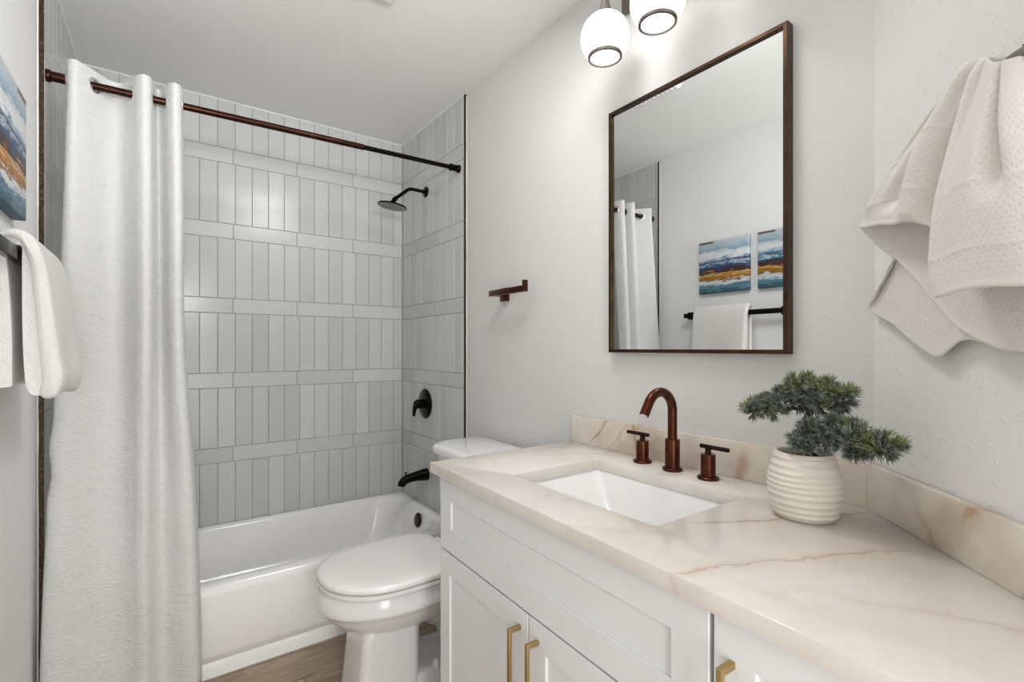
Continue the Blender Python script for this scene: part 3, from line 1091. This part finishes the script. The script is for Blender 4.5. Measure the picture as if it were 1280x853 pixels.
# ------------------------------------------------------------------ towel bar, towel and pictures on the left wall
TB = thing('towel_bar', 'square dark bronze towel bar on the left wall under the pictures', 'towel bar', (XL, 1.5, 1.40))
for y in (1.235, 1.795):
    MB().box((XL + .0005, y - .023, 1.373), (XL + .012, y + .023, 1.423), .002).build('wall_plate', M_dark, TB)
    MB().box((XL + .010, y - .021, 1.376), (XL + .056, y + .021, 1.420), .002).build('post', M_dark, TB)
MB().box((XL + .050, 1.215, 1.384), (XL + .068, 1.835, 1.412), .002).build('bar', M_dark, TB)

TWY0, TWY1 = 1.425, 1.745
TW = thing('hand_towel', 'thick white terry towel folded over the left wall towel bar', 'towel', (XL + .06, 1.58, 1.13))
bx = XL + .061


def towel_sec(y, s):
    """closed outline (x, z) of the folded towel over the bar, at place y; s in 0..1 along the bar"""
    w = .004 * math.sin(9 * s) + .003 * math.sin(23 * s + 1)
    zf, zb = 1.096 + .010 * math.sin(3.1 * s + .4), 1.122 + .004 * math.sin(5 * s)
    pts = [(bx - .003, zb), (bx - .004, 1.25), (bx - .0108, 1.38), (bx - .011, 1.4125), (bx, 1.4145), (bx + .0115, 1.412), (bx + .0120, 1.38), (bx + .0125, 1.25), (bx + .013 + w, zf + .05),
           (bx + .018 + w, zf + .012), (bx + .030 + w, zf), (bx + .042 + w, zf + .004), (bx + .050 + w, zf + .025), (bx + .050 + w, zf + .075), (bx + .044 + w, 1.25), (bx + .034, 1.35),
           (bx + .026, 1.41), (bx + .014, 1.434), (bx - .004, 1.440), (bx - .022, 1.432), (bx - .030, 1.405), (bx - .032, 1.34), (bx - .033, 1.25), (bx - .033, zb + .004), (bx - .024, zb - .003), (bx - .010, zb - .003)]
    return pts


mb = MB()
rings = []
NS = 40
for i in range(NS + 1):
    s = i / NS
    y = lerp(TWY0, TWY1, s)
    e = min(1, min(s, 1 - s) / .05)
    pinch = math.sqrt(max(0, 1 - (1 - e) ** 2)) * .35 + .65
    sec = catmull(towel_sec(y, s) + [towel_sec(y, s)[0]], 120)[:-1]
    # shrink towards the mid-line of the cloth near both selvedges
    if pinch < 1:
        src = sec
        cl = []
        n_ = len(src)
        for k, (x, z) in enumerate(src):
            x2, z2 = src[(n_ - k + 18) % n_]
            cl.append((x, z))
        sec = cl
    rings.append([(x, y, z) for x, z in sec])
mb.loft(rings)
mb.sharp = 60
tw = mb.build('folded_cloth', M_terry, TW)
# second thickness: the outer fold that laps over the front
mb = MB()
rings = []
for i in range(NS + 1):
    s = i / NS
    y = lerp(TWY0 - .008, TWY1 + .004, s)
    w = .004 * math.sin(8 * s + .5)
    zf = 1.086 + .010 * math.sin(3.1 * s + .4)
    e = min(1, min(s, 1 - s) / .045)
    q = math.sqrt(max(0, 1 - (1 - e) ** 2))
    th = lerp(.35, 1, q)
    cen = [(bx - .026, 1.427), (bx - .004, 1.438), (bx + .018, 1.428), (bx + .034, 1.38), (bx + .043, 1.30), (bx + .050 + w, 1.19), (bx + .055 + w, zf + .045), (bx + .050 + w, zf + .016)]
    rad = [.005, .010, .013, .013, .0145, .016, .0175, .016]
    cs = catmull([c + (r_,) for c, r_ in zip(cen, rad)], 36)
    left, right = [], []
    for k, (x, z, r_) in enumerate(cs):
        a, b = cs[max(k - 1, 0)], cs[min(k + 1, len(cs) - 1)]
        tx, tz = b[0] - a[0], b[1] - a[1]
        l_ = math.hypot(tx, tz)
        nx_, nz_ = -tz / l_, tx / l_
        left.append((x + nx_ * r_ * th, z + nz_ * r_ * th))
        right.append((x - nx_ * r_ * th, z - nz_ * r_ * th))
    x, z, r_ = cs[-1]
    a = cs[-2]
    tx, tz = x - a[0], z - a[1]
    l_ = math.hypot(tx, tz)
    tx, tz = tx / l_, tz / l_
    cap = []
    for k in range(1, 8):
        an = PI * k / 8
        cap.append((x + (-tz * math.cos(an) + tx * math.sin(an)) * r_ * th, z + (tx * math.cos(an) + tz * math.sin(an)) * r_ * th))
    rings.append([(px_, y, pz_) for px_, pz_ in left + cap + right[::-1]])
mb.loft(rings)
mb.sharp = 60
mb.build('outer_fold', M_terry, TW)


def paint_mat(name, seed, tone):
    m = NT(name)
    v = m.coords(kind='Object', loc=(0, seed, 0))
    sp = m.n('ShaderNodeSeparateXYZ')
    tc = m.n('ShaderNodeTexCoord')
    m.l(tc.outputs['Generated'], sp.inputs[0])
    zv = sp.outputs[2]
    vs_ = m.coords(scale=(1, 7, 40), loc=(0, seed, seed * .3))
    n1 = m.noise(vs_, 1.6, 6, 0.65, 1.0)
    n2 = m.noise(m.coords(scale=(1, 3, 5), loc=(0, seed * 2, 0)), 3.0, 4, 0.6, .6)
    q = m.math('ADD', zv, m.math('ADD', m.math('MULTIPLY', m.math('SUBTRACT', n1, .5), .30), m.math('MULTIPLY', m.math('SUBTRACT', n2, .5), .13)))
    W, N, T = lin((226, 228, 230)), lin((22, 44, 84)), tone
    col = m.ramp(q, [(0.03, lin((44, 84, 104))), (0.10, lin((96, 140, 156))), (0.14, T), (0.18, lin((206, 214, 216))), (0.22, lin((214, 222, 226))), (0.25, lin((140, 92, 20))), (0.33, lin((184, 124, 26))),
                     (0.355, lin((206, 190, 150))), (0.38, lin((150, 96, 30))), (0.40, lin((58, 28, 22))), (0.44, lin((70, 34, 30))), (0.46, N), (0.52, T), (0.545, lin((206, 214, 222))), (0.57, N), (0.60, T), (0.64, lin((150, 176, 198))), (0.68, W), (0.76, lin((218, 222, 225))), (0.81, lin((130, 164, 186))), (0.87, lin((166, 186, 200))), (1.0, lin((198, 202, 208)))])
    # a short gold stroke near the top edge
    yv = sp.outputs[1]
    st = m.math('MULTIPLY', m.ramp(m.math('ADD', zv, m.math('MULTIPLY', n1, .02)), [(0.95, (0, 0, 0)), (0.965, (1, 1, 1)), (0.985, (1, 1, 1)), (1.0, (0, 0, 0))]),
                m.ramp(yv, [(0.66, (0, 0, 0)), (0.72, (1, 1, 1))]))
    col = m.mix(st, col, lin((96, 74, 34)))
    m.bump(n1, .25, .002)
    return m.set(col, .5).m


PX = XL + .0005
PD = XL + .026
for y0_, y1_, lab, sd, tone in ((1.446, 1.757, 'square abstract seascape canvas nearest the shower, blue above gold', 2.3, lin((66, 96, 132))),
                                (1.085, 1.396, 'square abstract seascape canvas farther from the shower, brighter teal and gold', 7.9, lin((56, 128, 162)))):
    mb = MB().box((PX, y0_, 1.527), (PD, y1_, 1.840), .004, 3)
    o = mb.build('canvas_picture', paint_mat('seascape_paint', sd, tone))
    o['label'] = lab
    o['category'] = 'picture'
    o['group'] = 'seascape canvases on the left wall'

# ------------------------------------------------------------------ bonsai in a ribbed pot
BO = thing('potted_bonsai', 'small pine bonsai in a ribbed white pot on the countertop corner', 'plant', (1.035, .447, ZC))
pc = Vector((1.034, .448, ZC))
prof = [(.0, 0), (.050, 0), (.053, .002), (.0545, .006)]
hh, n_r = .128, 10
for i in range(1, 101):
    t = i / 100
    body = .0555 + .0105 * math.sin(PI * min(1, t * 1.02)) - .003 * t
    ph = (t * n_r + .18 * math.sin(11 * t)) % 1.0
    rib = .0034 * (1 - abs(2 * ph - 1)) ** 1.6 - .0006
    prof.append((body + rib, .006 + t * (hh - .012)))
prof += [(.0525, hh - .003), (.0505, hh), (.047, hh - .001), (.046, hh - .006), (.047, hh - .016), (.0, hh - .016)]
mb = MB().lathe(prof, pc, n=64)
mb.sharp = 60
random.seed(21)
mb.build('pot', M_pot, BO)
mb = MB()
for i in range(70):
    a, r_ = random.uniform(0, 2 * PI), .042 * math.sqrt(random.random())
    mb.lathe([(0, -.004), (.005, -.001), (.0045, .002), (0, .005)], pc + Vector((r_ * math.cos(a), r_ * math.sin(a), hh - .0135)), (random.uniform(-.4, .4), random.uniform(-.4, .4), 1), 7)
mb.lathe([(0, hh - .016), (.0455, hh - .016), (.0455, hh - .012), (0, hh - .011)], pc, n=32)
mb.build('soil', M_soil, BO)
tp = pc + Vector((0, 0, hh - .014))
trunk = catmull([tuple(tp + Vector((.002, -.006, 0))), tuple(tp + Vector((.0, -.018, .035))), tuple(tp + Vector((.006, -.004, .075))), tuple(tp + Vector((.006, -.014, .11))), tuple(tp + Vector((.006, -.01, .135)))], 40)
mb = MB().tube(trunk, [lerp(.0125, .004, i / 40) * (1 + .12 * math.sin(i * 1.3)) for i in range(41)], 12)
mb.build('trunk', M_bark, BO)


def pad(name, ells, n, seed, branch):
    """ells: list of (centre, radii, freshness); a branch plus tufts of needles"""
    random.seed(seed)
    tot = sum(e[1][1] for e in ells)
    mb = MB()
    for cen, rad, fresh in ells:
        cen = Vector(cen)
        for _ in range(int(n * rad[1] / tot)):
            while True:
                d = Vector((random.uniform(-1, 1), random.uniform(-1, 1), random.uniform(-1, 1)))
                if .05 < d.length < 1:
                    break
            d = d.normalized() * (d.length ** .45)
            p = cen + Vector((d.x * rad[0], d.y * rad[1], d.z * rad[2]))
            ax = (Vector((d.x * .9, d.y * .9, d.z * .8 + .35)) + Vector((random.uniform(-.3, .3), random.uniform(-.3, .3), random.uniform(-.2, .3)))).normalized()
            fr = random.random() < fresh * (0.35 + .65 * smooth01((d.z + .4) / 1.0))
            u1 = ax.orthogonal().normalized()
            v1_ = ax.cross(u1)
            for k in range(26):
                an, sp = random.uniform(0, 2 * PI), random.uniform(.1, .95)
                dr = (ax * math.cos(sp) + (u1 * math.cos(an) + v1_ * math.sin(an)) * math.sin(sp)).normalized()
                ln = random.uniform(.014, .024)
                s1 = dr.orthogonal().normalized() * .00085
                s2 = dr.cross(s1).normalized() * .00085
                b_ = p + dr * .001
                mid = p + dr * ln * .6
                tip = p + dr * ln + Vector((0, 0, -.0004))
                mb.add([b_ + s1, b_ - s1 * .5 + s2 * .87, b_ - s1 * .5 - s2 * .87, mid + s1, mid - s1 * .5 + s2 * .87, mid - s1 * .5 - s2 * .87, tip],
                       [(0, 1, 4, 3), (1, 2, 5, 4), (2, 0, 3, 5), (3, 4, 6), (4, 5, 6), (5, 3, 6)], 1 if fr else 0)
    f = mb.build('foliage', [M_ndl, M_ndf], BO, smooth=False, recalc=False)
    bb = MB()
    for br in branch:
        pts = catmull(br, 16)
        bb.tube(pts, [lerp(.0045, .0015, i / 16) for i in range(17)], 8)
    bb.build('branch', M_bark, f)


T_ = [Vector(t) for t in trunk]
pad('left', [((1.035, .548, 1.070), (.022, .024, .013), .75), ((1.036, .516, 1.078), (.024, .026, .016), .45), ((1.036, .484, 1.094), (.026, .024, .020), .3)], 96, 1,
    [[tuple(T_[26]), (1.036, .476, 1.078), (1.036, .51, 1.068), (1.036, .545, 1.062)]])
pad('top', [((1.038, .452, 1.122), (.028, .030, .020), .7), ((1.040, .418, 1.116), (.030, .026, .020), .6), ((1.036, .462, 1.098), (.024, .022, .018), .15)], 116, 2,
    [[tuple(T_[36]), (1.038, .445, 1.105), (1.038, .45, 1.118)]])
pad('top right', [((1.036, .388, 1.108), (.026, .024, .017), .65), ((1.034, .405, 1.092), (.024, .020, .014), .1)], 76, 3, [[tuple(T_[34]), (1.036, .41, 1.098), (1.036, .385, 1.104)]])
pad('lower front', [((.992, .405, 1.040), (.026, .030, .022), .25), ((.990, .428, 1.022), (.022, .020, .016), .15), ((.996, .378, 1.050), (.026, .024, .020), .2)], 124, 4,
    [[tuple(T_[16]), (1.005, .42, 1.022), (.992, .40, 1.032)]])
pad('lower right', [((.994, .346, 1.046), (.026, .024, .020), .4), ((.990, .310, 1.035), (.024, .028, .016), .75), ((.990, .345, 1.026), (.022, .026, .012), .4), ((.990, .316, 1.027), (.020, .022, .011), .6)], 124, 5,
    [[tuple(T_[18]), (1.0, .39, 1.03), (.994, .35, 1.03), (.992, .31, 1.032)]])

# ------------------------------------------------------------------ hook and waffle towel on the angled wall
wn = Vector((-dg, dg, 0))              # out of the angled wall, into the room
wt = Vector((-dg, -dg, 0))             # along it, towards the camera


def AW(s, z, off):
    p = Vector((XR, CORN, 0)) + wt * s + wn * off
    return Vector((p.x, p.y, z))


HK = thing('robe_hook', 'square dark bronze hook on the angled wall holding the waffle towel', 'hook', tuple(AW(.48, 1.54, 0)))


def abox(s0, s1, z0, z1, o0, o1, b=.002):
    mb = MB().box((s0, o0, z0), (s1, o1, z1), b)
    M4 = Matrix(((wt.x, wn.x, 0, XR), (wt.y, wn.y, 0, CORN), (0, 0, 1, 0), (0, 0, 0, 1)))
    return mb.xf(M4)


abox(.456, .506, 1.513, 1.562, .0005, .012).build('wall_plate', M_dark, HK)
abox(.459, .503, 1.515, 1.560, .010, .080).build('post', M_dark, HK)
abox(.437, .53, 1.533, 1.557, .062, .082).build('arm', M_gun, HK)

WT = thing('hand_towel', 'white waffle-weave towel gathered on the hook at the right edge', 'towel', tuple(AW(.40, 1.2, .06)))
# hem of the cloth, walked round the gathered towel: (s, z, offset from the wall)
hem = [(.47, 1.205, .018), (.36, 1.200, .016), (.279, 1.212, .016), (.221, 1.185, .020), (.165, 1.206, .020), (.10, 1.243, .018), (.014, 1.275, .015), (.040, 1.300, .022), (.10, 1.345, .030)]
gat = [(.435, 1.556, .030), (.425, 1.562, .028), (.418, 1.566, .028), (.412, 1.568, .028), (.406, 1.570, .028), (.400, 1.572, .030), (.394, 1.574, .030), (.394, 1.576, .034), (.398, 1.578, .036)]
hem2 = [(.43, 1.196, .034), (.37, 1.198, .036), (.293, 1.228, .036), (.251, 1.264, .036), (.159, 1.350, .038), (.109, 1.389, .044), (.080, 1.430, .058), (.088, 1.433, .066), (.130, 1.424, .078), (.185, 1.415, .086),
        (.238, 1.402, .092), (.280, 1.396, .094), (.312, 1.384, .090), (.330, 1.362, .078), (.328, 1.342, .060), (.338, 1.318, .066), (.352, 1.290, .088), (.364, 1.271, .104), (.385, 1.269, .112), (.428, 1.273, .118), (.471, 1.272, .116), (.51, 1.268, .110), (.55, 1.27, .09), (.56, 1.28, .06), (.54, 1.29, .04)]
gat2 = [(.43, 1.572, .036), (.42, 1.574, .038), (.41, 1.576, .040), (.400, 1.578, .042), (.390, 1.580, .044), (.376, 1.582, .046), (.360, 1.584, .050), (.355, 1.588, .054), (.356, 1.590, .058), (.360, 1.591, .062),
        (.366, 1.591, .066), (.372, 1.589, .068), (.380, 1.586, .068), (.388, 1.582, .064), (.392, 1.578, .058), (.396, 1.578, .062), (.400, 1.577, .068), (.406, 1.575, .074), (.412, 1.570, .079), (.424, 1.560, .086), (.436, 1.551, .090), (.448, 1.546, .090), (.458, 1.542, .088), (.464, 1.540, .086), (.466, 1.538, .084)]


def strip(hm, gt, nu, nv, name, bulge, folds=()):
    hs, gs = catmull(hm, nu), catmull(gt, nu)
    nseg = len(hm) - 1
    al = [0]
    for i in range(nu):
        al.append(al[-1] + (AW(*hs[i + 1]) - AW(*hs[i])).length)

    def fn(u, v):
        i = int(round(u * nu))
        g, h_ = gs[i], hs[i]
        k = v
        s = lerp(g[0], h_[0], k ** .92)
        z = lerp(g[1], h_[1], k)
        off = lerp(g[2], h_[2], 1 - (1 - k) ** 1.5)
        off += bulge * math.sin(PI * k) + .0015 * math.sin(21 * u + 9 * v)
        for uc, wd, dep, k0, k1 in folds:            # creases running down from the hook
            gate = smooth01((k - k0 + .10) / .12) * (1 - smooth01((k - k1) / .15))
            off += dep * math.exp(-((u * nseg - uc) / (wd * (.35 + .65 * k))) ** 2) * gate
        z += .003 * math.exp(-(k / .07) ** 2)
        s += .002 * math.sin(7 * v + 15 * u)
        ln = (AW(*h_) - AW(*g)).length
        d = ln * (1 - v)                               # distance up from the hem
        off += .0016 * math.exp(-((d - .004) / .003) ** 2) + .0012 * math.exp(-((d - .052) / .0035) ** 2) + .0012 * math.exp(-((d - .135) / .0035) ** 2)
        return AW(s, z, max(off, .006))

    def uvf(u, v):
        i = int(round(u * nu))
        g, h_ = gs[i], hs[i]
        return (al[i], (AW(*h_) - AW(*g)).length * (1 - v))

    mb = MB().grid(fn, nu, nv, uvfn=uvf)
    mb.sharp = 180
    o = mb.build(name, M_waffle, WT, recalc=False)
    so = o.modifiers.new('thick', 'SOLIDIFY')
    so.thickness = .005
    so.offset = 0
    ss = o.modifiers.new('sub', 'SUBSURF')
    ss.levels = ss.render_levels = 1
    return o


strip(hem, gat, 90, 60, 'back_drape', .004)
strip(hem2, gat2, 240, 90, 'front_drape', .012, [(13.2, .8, -.050, .02, .86), (9.3, .55, -.020, .10, .78), (20.4, .7, -.020, .02, .50), (11.2, 1.0, .016, .05, .92), (16.6, 1.3, .014, .05, .92), (7.6, .6, .008, .1, .8)])

# ------------------------------------------------------------------ ceiling fan cover
VC = thing('ceiling_vent', 'white ceiling fan grille cut off by the top edge of the photo', 'vent', (.55, 1.52, H))
vcx, vcy, hv = .535, 1.525, .135
mb = MB()
mb.loft([rrect(vcx - hv, vcx + hv, vcy - hv, vcy + hv, .015, H - .0005), rrect(vcx - hv, vcx + hv, vcy - hv, vcy + hv, .015, H - .012), rrect(vcx - hv + .012, vcx + hv - .012, vcy - hv + .012, vcy + hv - .012, .01, H - .024)])
mb.build('cover', M_seatp, VC)
for k in range(9):
    y = vcy - .10 + .025 * k
    MB().box((vcx - .10, y - .005, H - .0275), (vcx + .10, y + .005, H - .0235), .0008, 1).build('slat', M_seatp, VC)
